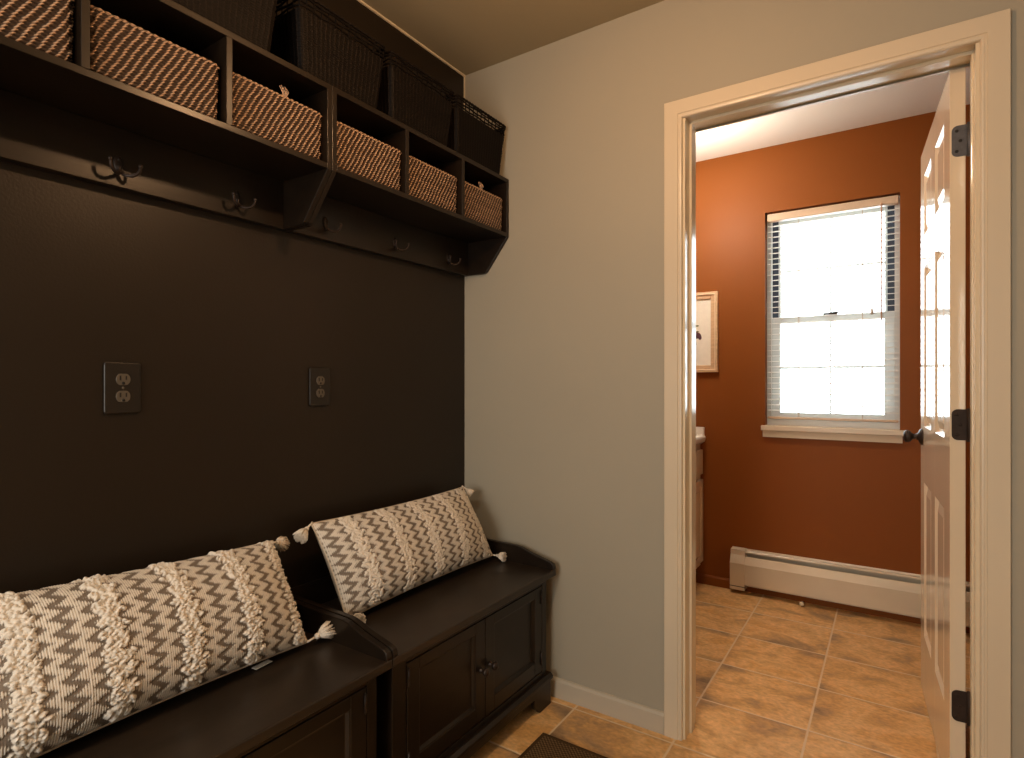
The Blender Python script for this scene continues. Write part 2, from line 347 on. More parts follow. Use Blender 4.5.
for xx in (1.055, 1.350):
    g = MB(); x = L(xx,0,0)[0]
    for yy in (-.0175, .0175): g.box(x-.0012, x+.0012, yy-.0006, yy+.0006, -1.12, -.04)
    g.build('ladder_cord', M['cord'], bl)
g = MB(); x = L(1.432,0,0)[0]; g.tube([(x,-.028,-.030),(x,-.030,-.06),(x+.001,-.031,-.35),(x,-.030,-.625)], .0035, 8); g.build('tilt_wand', M['wand'], bl)
g = MB(); x = L(1.392,0,0)[0]; g.tube([(x,-.027,-.035),(x,-.028,-.55)], .0010, 6); g.lathe([(.002,0),(.005,.008),(.007,.030),(.006,.036),(.0,.038)], (x,-.028,-.55), (0,0,-1), 12); g.build('pull_cord', M['cord'], bl)

# ---------------------------------------------------------------- the open door
DH = math.radians(86.6); DW = .705; DT = .035
door = struct(thing('door_1', (1.6455, 1.994, 0), None, None))
# local: +u runs from hinge to latch, thickness from 0 (right, bathroom wall side) to -DT on the side facing the vanity
du = Vector((-math.cos(DH), math.sin(DH), 0)); dn = Vector((-du.y, du.x, 0))   # dn points to -x, the visible face
dm = Matrix(((du.x, dn.x, 0, 0), (du.y, dn.y, 0, 0), (0, 0, 1, 0), (0,0,0,1)))
door.rotation_euler = (0, 0, math.atan2(du.y, du.x))   # local x = along the leaf, local y = dn
Z0, Z1 = .012, 2.030
sx = [0, .105, .305, .400, .600, DW]
rz = [Z0, .235, .800, 1.005, 1.590, 1.705, 1.925, Z1]
g = MB()
ft, pt_ = .0, .010
for a, b in ((sx[0],sx[1]), (sx[2],sx[3]), (sx[4],sx[5])): g.box(a, b, 0, DT, Z0, Z1, .001, 1)
for a, b in ((rz[0],rz[1]), (rz[2],rz[3]), (rz[4],rz[5]), (rz[6],rz[7])):
    for p, q in ((sx[1],sx[2]), (sx[3],sx[4])): g.box(p-.0005, q+.0005, .00005, DT-.00005, a+.00005, b-.00005)
g.build('door_leaf', M['door'], door)
for p, q in ((sx[1],sx[2]), (sx[3],sx[4])):
    for a, b in ((rz[1],rz[2]), (rz[3],rz[4]), (rz[5],rz[6])):
        t = bmesh.new()
        def ring(inset, y): return [t.verts.new(c) for c in ((p+inset,y,a+inset),(q-inset,y,a+inset),(q-inset,y,b-inset),(p+inset,y,b-inset))]
        for side in (0, 1):
            f = (lambda h: h) if side == 0 else (lambda h: DT-h)
            R = [ring(0, f(0)), ring(.010, f(.009)), ring(.016, f(.010)), ring(.040, f(.003)), ]
            for i in range(3):
                for k in range(4): t.faces.new((R[i][k], R[i][(k+1)%4], R[i+1][(k+1)%4], R[i+1][k]))
            t.faces.new(R[3])
        bmesh.ops.recalc_face_normals(t, faces=t.faces[:]); g = MB(); g.merge(t); g.build('door_panel', M['door'], door)
for zc in (.277, 1.050, 1.830):
    bright = zc > 1.5
    g = MB()
    # leaf let into the hinge edge (faces the camera), with rounded outer corners
    hh = .0425; r = .014; pts = []
    for cx, cz, a0 in ((DT-.004-r, hh-r, 0), (DT-.004-r, -(hh-r), -90)):
        seq = range(0, 91, 15)
        for d in (seq if a0 == 0 else seq):
            ang = math.radians(90-d) if a0 == 0 else math.radians(-d)
            pts.append((cx+r*math.cos(ang), zc+cz+r*math.sin(ang)))
    pts = pts + [(-.003, zc-hh), (-.003, zc+hh)]
    g.prism(pts, 'x', -.0022, .0005)
    hinge = g.build('hinge', M['hinge_lit'] if bright else M['hinge'], door)
    if bright: hinge['label'] = 'top hinge coloured greyish for the light on it'
    g = MB(); g.tube([(-.004,-.007,zc-hh-.003),(-.004,-.007,zc+hh+.003)], .0055, 12); g.build('hinge_barrel', M['hinge_lit'] if bright else M['hinge'], hinge)
    for yy, zz in ((.020,.028), (.012,0), (.020,-.028)):
        g = MB(); g.lathe([(.0045,0),(.0040,.0012),(.001,.0012)], (-.0022, yy, zc+zz), (-1,0,0), 12); g.build('screw', M['recess'] if bright else M['hinge'], hinge)
for side in (1, -1):
    y0 = DT if side == 1 else 0
    g = MB(); prof = [(.031,0),(.031,.004),(.026,.009),(.014,.014),(.0110,.020),(.0100,.028),(.013,.033),(.020,.038),(.0235,.046),(.022,.054),(.014,.059),(.0,.060)]
    g.lathe(prof, (DW-.060, y0, .965), (0, side, 0), 28); g.build('door_knob', M['bronze'], door)
g = MB(); g.box(DW-.0005, DW+.0015, .006, .029, .935, .995, .0004); g.build('latch_plate', M['bronze'], door)

# ---------------------------------------------------------------- heater
ht = thing('baseboard_heater', (.722, BY, 0), 'long low cream metal heater on the rust wall under the window', 'heater')
HL = 1.50
g = MB(); g.prism([(-.0,.030),(-.004,.030),(-.004,.232),(-.040,.236),(-.044,.232),(-.044,.226),(-.006,.222),(0,.240)], 'x', .07, HL-.07); g.build('back_cover', M['heater'], ht)
g = MB(); g.prism([(-.064,.055),(-.066,.055),(-.066,.166),(-.047,.204),(-.044,.206),(-.042,.202),(-.062,.164)], 'x', .068, HL-.068); g.build('front_panel', M['heater'], ht)
g = MB()
for k in range(120):
    x = .075+k*(HL-.15)/120; g.box(x, x+.0012, -.040, -.008, .08, .17)
g.tube([(.03,-.024,.125),(HL-.03,-.024,.125)], .011, 12); g.build('fin_tube', M['dark_metal'], ht)
def cap(x0, x1):
    g = MB(); g.prism([(0,.022),(-.068,.022),(-.068,.168),(-.048,.212),(-.046,.240),(0,.243)], 'x', x0, x1, .002); return g.build('end_cap', M['heater'], ht)
c0 = cap(0, .078); cap(HL-.078, HL)
g = MB(); g.box(-.0005, .0785, -.0685, -.060, .040, .044); g.build('seam', M['dark_metal'], c0)
g = MB(); g.tube([(.362,-.052,.016),(.362,-.075,.016)], .006, 10); g.ball((.362,-.078,.016), .0115); g.build('pipe_stub', M['heater'], ht)['label'] = 'small white round stub under the front panel'

# ---------------------------------------------------------------- vanity
va = thing('bathroom_vanity', (.003, 2.43, 0), 'cream vanity cabinet with white top seen just inside the doorway', 'vanity')
VL = BY-2.43-.003
g = MB(); g.box(0, .540, 0, VL, .105, .812); g.box(0, .475, .0, VL, 0, .105); body = g.build('cabinet_body', M['cabinet'], va)
nseg = 3; wseg = VL/nseg
for i in range(nseg):
    a, b = i*wseg+.008, (i+1)*wseg-.008
    g = MB(); g.box(.540, .557, a, b, .640, .782, .003); dr = g.build('drawer', M['cabinet'], va)
    g = MB(); g.box(.540, .552, a, b, .135, .610, .003)
    for (p,q,r,s) in ((a,b,.135,.175),(a,b,.570,.610),(a,a+.040,.175,.570),(b-.040,b,.175,.570)): g.box(.551, .559, p, q, r, s, .002)
    g.box(.551, .556, a+.060, b-.060, .200, .545, .002)
    d_ = g.build('cabinet_door', M['cabinet'], va)
g = MB(); g.prism([(0,.812),(.545,.812),(.566,.828),(.572,.850),(.568,.862),(.55,.866),(0,.866)], 'y', -.01, VL, .002); g.box(0, .022, -.01, VL, .864, .955, .003); g.box(.02, .566, VL-.020, VL, .860, .912, .004)
top = g.build('countertop', M['counter'], va)
g = MB(); g.lathe([(.155,.001),(.150,.004),(.02,.002)], (.29, VL/2, .8655), (0,0,1), 36); g.build('sink_rim', M['counter'], top)

# ---------------------------------------------------------------- framed picture on the back wall
pc = thing('framed_picture', (.475, BY, 1.462), 'picture in pale wood frame with wide ivory mat on the rust wall', 'picture')
hx, hz = .170, .232
def frame_ring(ox, oz, wd, y0, y1, bev=.002):
    g = MB(); g.box(-ox, -ox+wd, y0, y1, -oz, oz, bev); g.box(ox-wd, ox, y0, y1, -oz, oz, bev); g.box(-ox+wd, ox-wd, y0, y1, -oz, -oz+wd, bev); g.box(-ox+wd, ox-wd, y0, y1, oz-wd, oz, bev); return g
frame_ring(hx, hz, .012, -.024, 0).build('frame', M['frame'], pc)
frame_ring(hx-.011, hz-.011, .006, -.0265, -.002).build('frame_lip', M['frame_light'], pc)
frame_ring(hx-.016, hz-.016, .024, -.018, -.002).build('inner_frame', M['frame'], pc)
g = MB(); g.box(-hx+.02, hx-.02, -.008, -.003, -hz+.02, hz-.02); mb_ = g.build('mat_board', M['mat_board'], pc)
g = MB()
for k in range(7):
    a = k*.9; rr = .012+.002*k
    g.ball((.055+.012*math.cos(a*1.3), -.009, -.03+.016*math.sin(a)+.004*k), .010, (1,.12,1.3), 12)
g.build('flower_print', M['art_ink'], pc)
g = MB(); g.tube([(.02,-.0085,.07),(.035,-.0085,.02),(.045,-.0085,-.07)], .0018, 6)
for s in (-1,1):
    for k in range(3): g.ball((.034+s*.016, -.0085, .04-k*.035), .012, (1,.08,.45), 10)
g.build('stem_print', M['art_leaf'], pc)

# ---------------------------------------------------------------- benches
BW = .82
b1 = thing('storage_bench', (0, .190, 0), 'black-brown storage bench running off the left edge, left pillow on it', 'bench', 'black storage benches along the dark wall')
bd = M['black_wood']
yb0, yb1 = .022, .792
g = MB(); g.box(.015, .412, yb0, yb1, .090, .462)
g.build('cabinet_body', bd, b1)
# face frame
g = MB(); g.box(.410, .430, yb0, yb0+.050, .110, .462, .0015); g.box(.410, .430, yb1-.030, yb1, .110, .462, .0015)
g.box(.410, .430, yb0+.050, yb1-.030, .440, .462, .0015); g.box(.410, .430, yb0+.050, yb1-.030, .110, .128, .0015); g.build('face_frame', bd, b1)
# side panel mouldings
g = MB(); g.box(.05, .38, yb1-.001, yb1+.004, .40, .44, .001); g.box(.02, .06, yb1-.001, yb1+.004, .13, .44, .001); g.box(.36, .41, yb1-.001, yb1+.004, .13, .44, .001); g.box(.02, .41, yb1-.001, yb1+.004, .115, .15, .001); g.build('side_panel', bd, b1)
ymid = (yb0+.050+yb1-.030)/2
def bench_door(a, b, hinge_y, knob_y):
    z0, z1 = .132, .437; fr = .047; g = MB()
    g.box(.412, .4305, a, a+fr, z0, z1, .0015); g.box(.412, .4305, b-fr, b, z0, z1, .0015); g.box(.412, .4305, a+fr, b-fr, z0, z0+fr, .0015); g.box(.412, .4305, a+fr, b-fr, z1-fr+.015, z1, .0015)
    d = g.build('door', bd, b1)
    t = bmesh.new(); p, q, r, s = a+fr-.001, b-fr+.001, z0+fr-.001, z1-fr+.016
    def ring(i, x): return [t.verts.new(c) for c in ((x,p+i,r+i),(x,q-i,r+i),(x,q-i,s-i),(x,p+i,s-i))]
    R = [ring(0,.4285), ring(.004,.4275), ring(.009,.4200), ring(.012,.4195)]
    for i in range(3):
        for k in range(4): t.faces.new((R[i][k], R[i][(k+1)%4], R[i+1][(k+1)%4], R[i+1][k]))
    t.faces.new(R[3]); bmesh.ops.recalc_face_normals(t, faces=t.faces[:]); g = MB(); g.merge(t); g.build('door_panel', bd, d)
    for zc in (.400, .180):
        g = MB(); g.tube([(.4325,hinge_y,zc-.021),(.4325,hinge_y,zc+.021)], .0035, 8); g.ball((.4325,hinge_y,zc-.023),.003,n=8); g.ball((.4325,hinge_y,zc+.023),.003,n=8); g.build('hinge', M['bronze'], d)
    g = MB(); g.lathe([(.009,0),(.007,.003),(.005,.008),(.0055,.012),(.0120,.017),(.0135,.022),(.011,.027),(.0,.029)], (.4305, knob_y, .287), (1,0,0), 20); g.build('knob', M['bronze'], d)
bench_door(yb0+.053, ymid-.0015, yb0+.058, ymid-.024); bench_door(ymid+.0015, yb1-.033, yb1-.038, ymid+.024)
# plinth: ledge moulding and bracket feet with arched cut-outs
g = MB(); g.prism([(.018,.088),(.444,.088),(.450,.093),(.450,.103),(.440,.112),(.018,.112)], 'y', yb0-.012, yb1+.016, .001); g.build('base_moulding', bd, b1)
def arch(a, b, top, n=8):
    """bracket foot outline from y=a to y=b, cut away underneath"""
    pts = [(a, .090), (a, .001), (a+.075, .001)]
    for k in range(n+1):
        th = PI/2*k/n; pts.append((a+.082+.030*math.sin(th)*1.0, .012+(top-.012)*(1-math.cos(th))))
    for k in range(n+1):
        th = PI/2*(1-k/n); pts.append((b-.082-.030*math.sin(th)*1.0, .012+(top-.012)*(1-math.cos(th))))
    return pts + [(b-.075, .001), (b, .001), (b, .090)]
g = MB(); g.prism(arch(yb0-.006, yb1+.010, .062), 'x', .425, .443, .001); 
g.box(.02, .425, yb0-.006, yb0+.012, .001, .089); g.box(.02, .425, yb1-.008, yb1+.010, .001, .089); g.build('plinth', bd, b1)
# top and galleries
g = MB(); g.box(.014, .456, 0, BW, .463, .486, .004, 3); g.build('seat_top', mat('satin_seat_top_sheen', (.0225,.0150,.0095), .36, nscale=6, nvar=.2, bump=.06, bscale=35, stretch=(6,1,6), spec=.5), b1)  # lighter than the body wood: the sheen on top is put into the colour
def gal(a, b):
    pts = [(.014,.484),(.453,.484),(.456,.492),(.452,.506),(.440,.512),(.40,.522),(.36,.532),(.33,.542),(.31,.548),(.29,.551),(.20,.552),(.10,.554),(.014,.556)]
    g = MB(); g.prism(pts, 'y', a, b, .002); return g.build('side_gallery', bd, b1)
gal(.001, .018); gal(BW-.018, BW-.001)
g = MB(); g.box(.003, .014, .0, BW, .462, .562, .002); g.build('back_gallery', bd, b1)
# small stepped moulding at the front end of each gallery
b2 = copy_tree(b1); b2.location.y = 1.012
b2['label'] = 'black-brown storage bench against the grey wall, right pillow on it'

# ---------------------------------------------------------------- cubby shelves
SD = .222; SW = .852
s1 = thing('cubby_shelf', (0, .165, 0), 'black-brown cubby shelf with two visible hooks, running off the left edge', 'shelf', 'black cubby shelves on the dark wall')
tb = .015
g = MB(); g.box(.001, SD, 0, SW, 1.951, 1.966, .0012); g.build('top_board', bd, s1)
g = MB(); g.box(.001, SD, tb+.0002, SW-tb-.0002, 1.738, 1.753, .0012); g.build('bottom_board', bd, s1)
prof = [(.001,1.606),(.112,1.606),(.122,1.612),(SD,1.738),(SD,1.951),(.001,1.951)]
for a in (0, SW-tb): g = MB(); g.prism(prof, 'y', a+.0001, a+tb-.0001, .0012); g.build('side_board', bd, s1)
iw = (SW-2*tb); cw = (iw-2*tb)/3
DIV = [tb+cw, tb+2*cw+tb]
for a in DIV: g = MB(); g.box(.001, SD, a, a+tb, 1.7525, 1.9515, .0012); g.build('divider', bd, s1)
g = MB(); g.box(.001, .006, tb, SW-tb, 1.750, 1.953); g.build('back_panel', bd, s1)
g = MB(); g.box(.001, .030, tb, SW-tb, 1.605, 1.738, .0015); g.build('hook_rail', bd, s1)
s2 = copy_tree(s1); s2.location.y = 1.018
s2['label'] = 'black-brown cubby shelf with three hooks, ending at the grey wall'

# ---------------------------------------------------------------- coat hooks
def bez(p0, p1, p2, p3, n=12):
    out = []
    for i in range(n+1):
        t = i/n; out.append(tuple((1-t)**3*a+3*(1-t)**2*t*b+3*(1-t)*t*t*c+t**3*d for a,b,c,d in zip(p0,p1,p2,p3)))
    return out
hk = thing('coat_hook', (.0302, .583, 1.656), 'large-looking double coat hook nearest the left edge, catching the light', 'hook', 'dark coat hooks along the rail')
t = bmesh.new(); bmesh.ops.create_uvsphere(t, u_segments=24, v_segments=12, radius=1)
for v in t.verts: 
    z = v.co.z; wq = .0105*(1.0 if z > 0 else 1.0+.35*z)
    v.co = Vector((max(v.co.x, 0)*.0035, v.co.y*wq, z*.0185))
for f in t.faces: f.smooth = True
g = MB(); g.merge(t); g.tube(bez((.002,0,-.006),(.003,0,-.014),(.006,0,-.019),(.010,0,-.022)), [.0065-.0002*i for i in range(13)], 10); g.build('mounting_plate', M['bronze'], hk)
for z in (.009, -.006): g = MB(); g.ball((.0035,0,z), .0028, (.6,1,1), 10); g.build('screw', M['recess'], hk)
for s in (1, -1):
    P_ = bez((.007,s*.001,-.019),(.018,s*.008,-.032),(.036,s*.030,-.030),(.036,s*.030,-.004))
    g = MB(); g.tube(P_, [.0042-.0001*i for i in range(13)], 10); g.ball(P_[-1], .0046, n=12); g.build('prong', M['bronze'], hk)
HL_ = ['second coat hook from the left, in the right part of the left shelf', 'coat hook just right of the joint between the two shelves', 'middle coat hook of the right shelf', 'coat hook nearest the grey wall']
for yy, lb in zip((.862, 1.146, 1.442, 1.729), HL_):
    h = copy_tree(hk); h.location.y = yy; h['label'] = lb

# ---------------------------------------------------------------- outlets
ol = thing('wall_outlet', (0, .602, 1.153), 'brown duplex wall outlet left on the dark wall, above the left pillow', 'outlet', 'outlets on the dark wall')
g = MB(); g.prism([(sx_*(.032+.006*math.sin(a_)), sz_*(.0535+.006*math.cos(a_))) for sx_, sz_, st_ in ((1,1,(0,.52,1.05,1.57)),(1,-1,(1.57,1.05,.52,0)),(-1,-1,(0,.52,1.05,1.57)),(-1,1,(1.57,1.05,.52,0))) for a_ in st_], 'x', .0002, .0065, .0032, 3); g.build('cover_plate', M['plate'], ol)
for zc in (.0195, -.0195):
    pts = []
    for k in range(32):
        a = 2*PI*k/32; pts.append((.0150*math.cos(a), zc+max(-.0130, min(.0130, .0150*math.sin(a)))))
    g = MB(); g.prism(pts, 'x', .0055, .0082, .0006, 1); rc = g.build('receptacle', M['socket'], ol)
    g = MB(); g.box(.0078,.0086,-.0078,-.0044,zc-.002,zc+.0085); g.box(.0078,.0086,.0044,.0074,zc-.001,zc+.0080)
    g.lathe([(.0034,0),(.0034,.0008)], (.0078,0,zc-.0085), (1,0,0), 14); g.build('slots', M['slot'], rc)
g = MB(); g.lathe([(.0030,0),(.0026,.0012),(.0,.0014)], (.0062,0,0), (1,0,0), 14); g.build('screw', M['socket'], ol)
o2 = copy_tree(ol); o2.location.y = 1.147; o2['label'] = 'brown duplex wall outlet right on the dark wall, above the right pillow'

# ---------------------------------------------------------------- baskets
def basket(name, loc, label, group, W, D, H, flare, m, pitch_v, pitch_u, amp, light_w, res, slant=.3, lattice=0, rim=.006):
    """local origin: middle of the base; W along y, D along x"""
    root = thing(name, loc, label, 'basket', group)
    per = 2*(W+D); nu = int(per/res); nv = int(H/res)
    U = np.linspace(0, per, nu, endpoint=False)[None,:].repeat(nv,0); V = np.linspace(0, H, nv)[:,None].repeat(nu,1)
    def outline(U, V, off):
        k = V/H; w2 = W/2+flare*k; d2 = D/2+flare*k*.8; r = .012
        q = U.copy(); x = np.zeros_like(q); y = np.zeros_like(q)
        s = q < W; x[s] = d2[s]; y[s] = (-1+2*q[s]/W)*w2[s]
        s = (q >= W)&(q < W+D); y[s] = w2[s]; x[s] = (1-2*(q[s]-W)/D)*d2[s]
        s = (q >= W+D)&(q < 2*W+D); x[s] = -d2[s]; y[s] = (1-2*(q[s]-W-D)/W)*w2[s]
        s = q >= 2*W+D; y[s] = -w2[s]; x[s] = (-1+2*(q[s]-2*W-D)/D)*d2[s]
        # round the corners: superellipse-like pull
        ex = np.abs(x)/d2; ey = np.abs(y)/w2
        c = np.clip((np.minimum((ex*d2-(d2-r))/r, (ey*w2-(w2-r))/r)), 0, 1); c2 = c
        x = x-np.sign(x)*c2*r*.30; y = y-np.sign(y)*c2*r*.30
        nx = np.where(ex >= ey*.9999, np.sign(x), 0.); ny = np.where(ey > ex, np.sign(y), 0.)
        d_ex = d2-np.abs(x); d_ey = w2-np.abs(y)
        nx = np.where(d_ex < .004, np.sign(x), 0.)*1.; ny = np.where(d_ey < .004, np.sign(y), 0.)*1.
        n = np.maximum(np.hypot(nx, ny), 1e-6)
        # gentle sag of the front so no two baskets look machine made
        return np.stack([x+off*nx/n, y+off*ny/n, V], -1)
    row = V/pitch_v; ri = np.floor(row); fr = row-ri
    ph = U/pitch_u + slant*row + .9*slant*(fr-.5) + .04*np.sin(ri*2.1) + .05*np.sin(U*23+ri*.6)
    fc = ph-np.floor(ph)
    strand = np.abs(np.sin(PI*fr))**.75
    dcen = np.abs(fc-.5)
    stitch = np.clip(1-dcen/light_w, 0, 1); st = np.clip(stitch*3, 0, 1)
    wav = .5+.5*np.cos(2*PI*(U/pitch_u/1.0)+PI*ri)
    h = amp*(strand*(.55+.25*wav) + .55*st*strand)
    yarn = st*np.clip(strand*1.5,0,1)
    yarn = np.clip(yarn*(.75+.5*rng.rand(*(1,nu)))*(1), 0, 1)
    if lattice:
        P = outline(U, V, h)
        cut = int(nv*(1-lattice))
        o = sheet('woven_wall', P[:cut+1], yarn[:cut+1], m, root, True)
    else:
        o = sheet('woven_wall', outline(U, V, h), yarn, m, root, True)
    if lattice:
        # open rows: strands with gaps and upright stakes between them
        g = MB(); zc0 = V[cut,0]; rows = max(3, int((H-zc0)/.012))
        ns = int(per/.020)
        for k in range(ns):
            uu = k*per/ns; a = outline(np.array([[uu]]), np.array([[zc0-.004]]), np.array([[0.0]]))[0,0]; b = outline(np.array([[uu]]), np.array([[H]]), np.array([[0.0]]))[0,0]
            g.tube([a, b], .0022, 5, False)
        for r_ in range(rows):
            zz = zc0+.006+(r_)*(H-zc0-.004)/rows
            uu = np.linspace(0, per, 160)[None,:]; ol_ = outline(np.minimum(uu, per-1e-6), np.full_like(uu, zz), .0022*np.sin(uu/.040*PI+ (r_%2)*PI))[0]
            g.tube([tuple(c) for c in ol_], .0030, 5, False)
        ob = g.build('open_weave_band', m, root)
    # rim
    uu = np.linspace(0, per, 200)[None,:]; c0 = outline(np.minimum(uu, per-1e-6), np.full_like(uu, H), 0*uu)[0]
    g = MB(); g.tube([tuple(c) for c in c0], [rim*(.85+.18*math.sin(i*1.9)) for i in range(len(c0))], 8, False)
    ro = g.build('rim', m, root)
    at = ro.data.attributes.new('yarn','FLOAT','POINT'); at.data.foreach_set('value', np.clip(.35+.5*np.sin(np.arange(len(ro.data.vertices))/8*1.9),0,1).astype(np.float32))
    # lining and base
    g = MB(); wi = W/2-.004; di = D/2-.004; t = bmesh.new(); f = .94 if not lattice else (1-lattice)
    lo = [t.verts.new(c) for c in ((di,-wi,.002),(di,wi,.002),(-di,wi,.002),(-di,-wi,.002))]
    hi = [t.verts.new((c[0]*(1+flare*.8*f/di), c[1]*(1+flare*f/wi), H*f)) for c in ((di,-wi),(di,wi),(-di,wi),(-di,-wi))]
    t.faces.new(lo)
    for k in range(4): t.faces.new((lo[k], lo[(k+1)%4], hi[(k+1)%4], hi[k]))
    g.merge(t); g.build('inner_wall', m, root)
    return root
LBW = cw-.018; SH = 1.754
def tie(parent, y, s=1.0):
    y -= .0
    g = MB()
    for k in range(5):
        g.tube([(.088, y+.001*k, .124), (.090+.002*k, y-.004+.003*k, .140), (.090, y-.012+.005*k, .152+.003*(k%2))], .0011*s, 5)
    o = g.build('loose_strand', M['seagrass'], parent); at = o.data.attributes.new('yarn','FLOAT','POINT'); at.data.foreach_set('value', np.full(len(o.data.vertices), .85, np.float32)); return o
def cub(k): u, i = divmod(k, 3); return (.165 if u == 0 else 1.018) + tb + i*(cw+tb) + cw/2
LG = 'seagrass baskets in the cubbies'
LB = ['tan seagrass basket in the leftmost cubby, cut off by the frame edge', 'tan seagrass basket in the middle cubby of the left shelf', 'tan seagrass basket with a loose strand on its rim, left of the shelf joint',
      'tan seagrass basket in the cubby just right of the shelf joint', 'tan seagrass basket in the middle cubby of the right shelf', 'tan seagrass basket in the last cubby beside the grey wall']
k0 = basket('seagrass_basket', (.116, cub(0), SH), LB[0], LG, LBW+.001, .172, .129, .003, M['seagrass'], .0072, .0142, .0046, .16, .0012, -.28, 0, .0042)
for k in range(1, 6):
    c = copy_tree(k0); c.location = (.116+.002*math.sin(k*3), cub(k)-.003*math.cos(k), SH); c['label'] = LB[k]
    if k == 2: tie(c, .010)
    if k == 5: tie(c, -.02, .8)
UG = 'black wicker baskets on top of the shelves'
UB = ['black wicker basket on the shelf top, leftmost, mostly above the frame', 'black wicker basket above the joint of the two shelves', 'black wicker basket on the shelf top, second from the grey wall', 'black wicker basket with open weave rim against the grey wall']
u0 = basket('wicker_basket', (.120, .715, 1.967), UB[0], UG, .262, .165, .200, .020, M['black_wicker'], .0062, .0135, .0026, .14, .0020, .0, .20, .005)
for yy, lb in zip((1.066, 1.388, 1.704), UB[1:]):
    c = copy_tree(u0); c.location.y = yy; c['label'] = lb

# ---------------------------------------------------------------- chevron pillows
def tassel(parent, p, d, size=1.0, seed=0):
    rr = random.Random(seed); p = Vector(p); d = Vector(d).normalized(); g = MB()
    a = d.orthogonal().normalized(); b = d.cross(a)
    g.tube([p-d*.012, p, p+d*.010*size], .0028, 8)
    g.ball(p+d*.016*size, .0072*size, n=14)
    L0 = .034*size
    for k in range(230):
        th = rr.random()*2*PI; r1 = math.sqrt(rr.random()); ln = L0*(.82+.25*rr.random())
        o = (a*math.cos(th)+b*math.sin(th))
        s0 = p+d*.018*size+o*.004*size*r1; s1 = p+d*(.018*size+ln*.45)+o*.0145*size*r1; s2 = p+d*(.018*size+ln)+o*.0215*size*r1+Vector((0,0,-.003))+Vector((rr.uniform(-1,1),rr.uniform(-1,1),rr.uniform(-1,1)))*.0018
        g.tube([s0, s1, s2], [.0014, .0019, .0015], 4)
    return g.build('tassel', M['tassel'], parent)

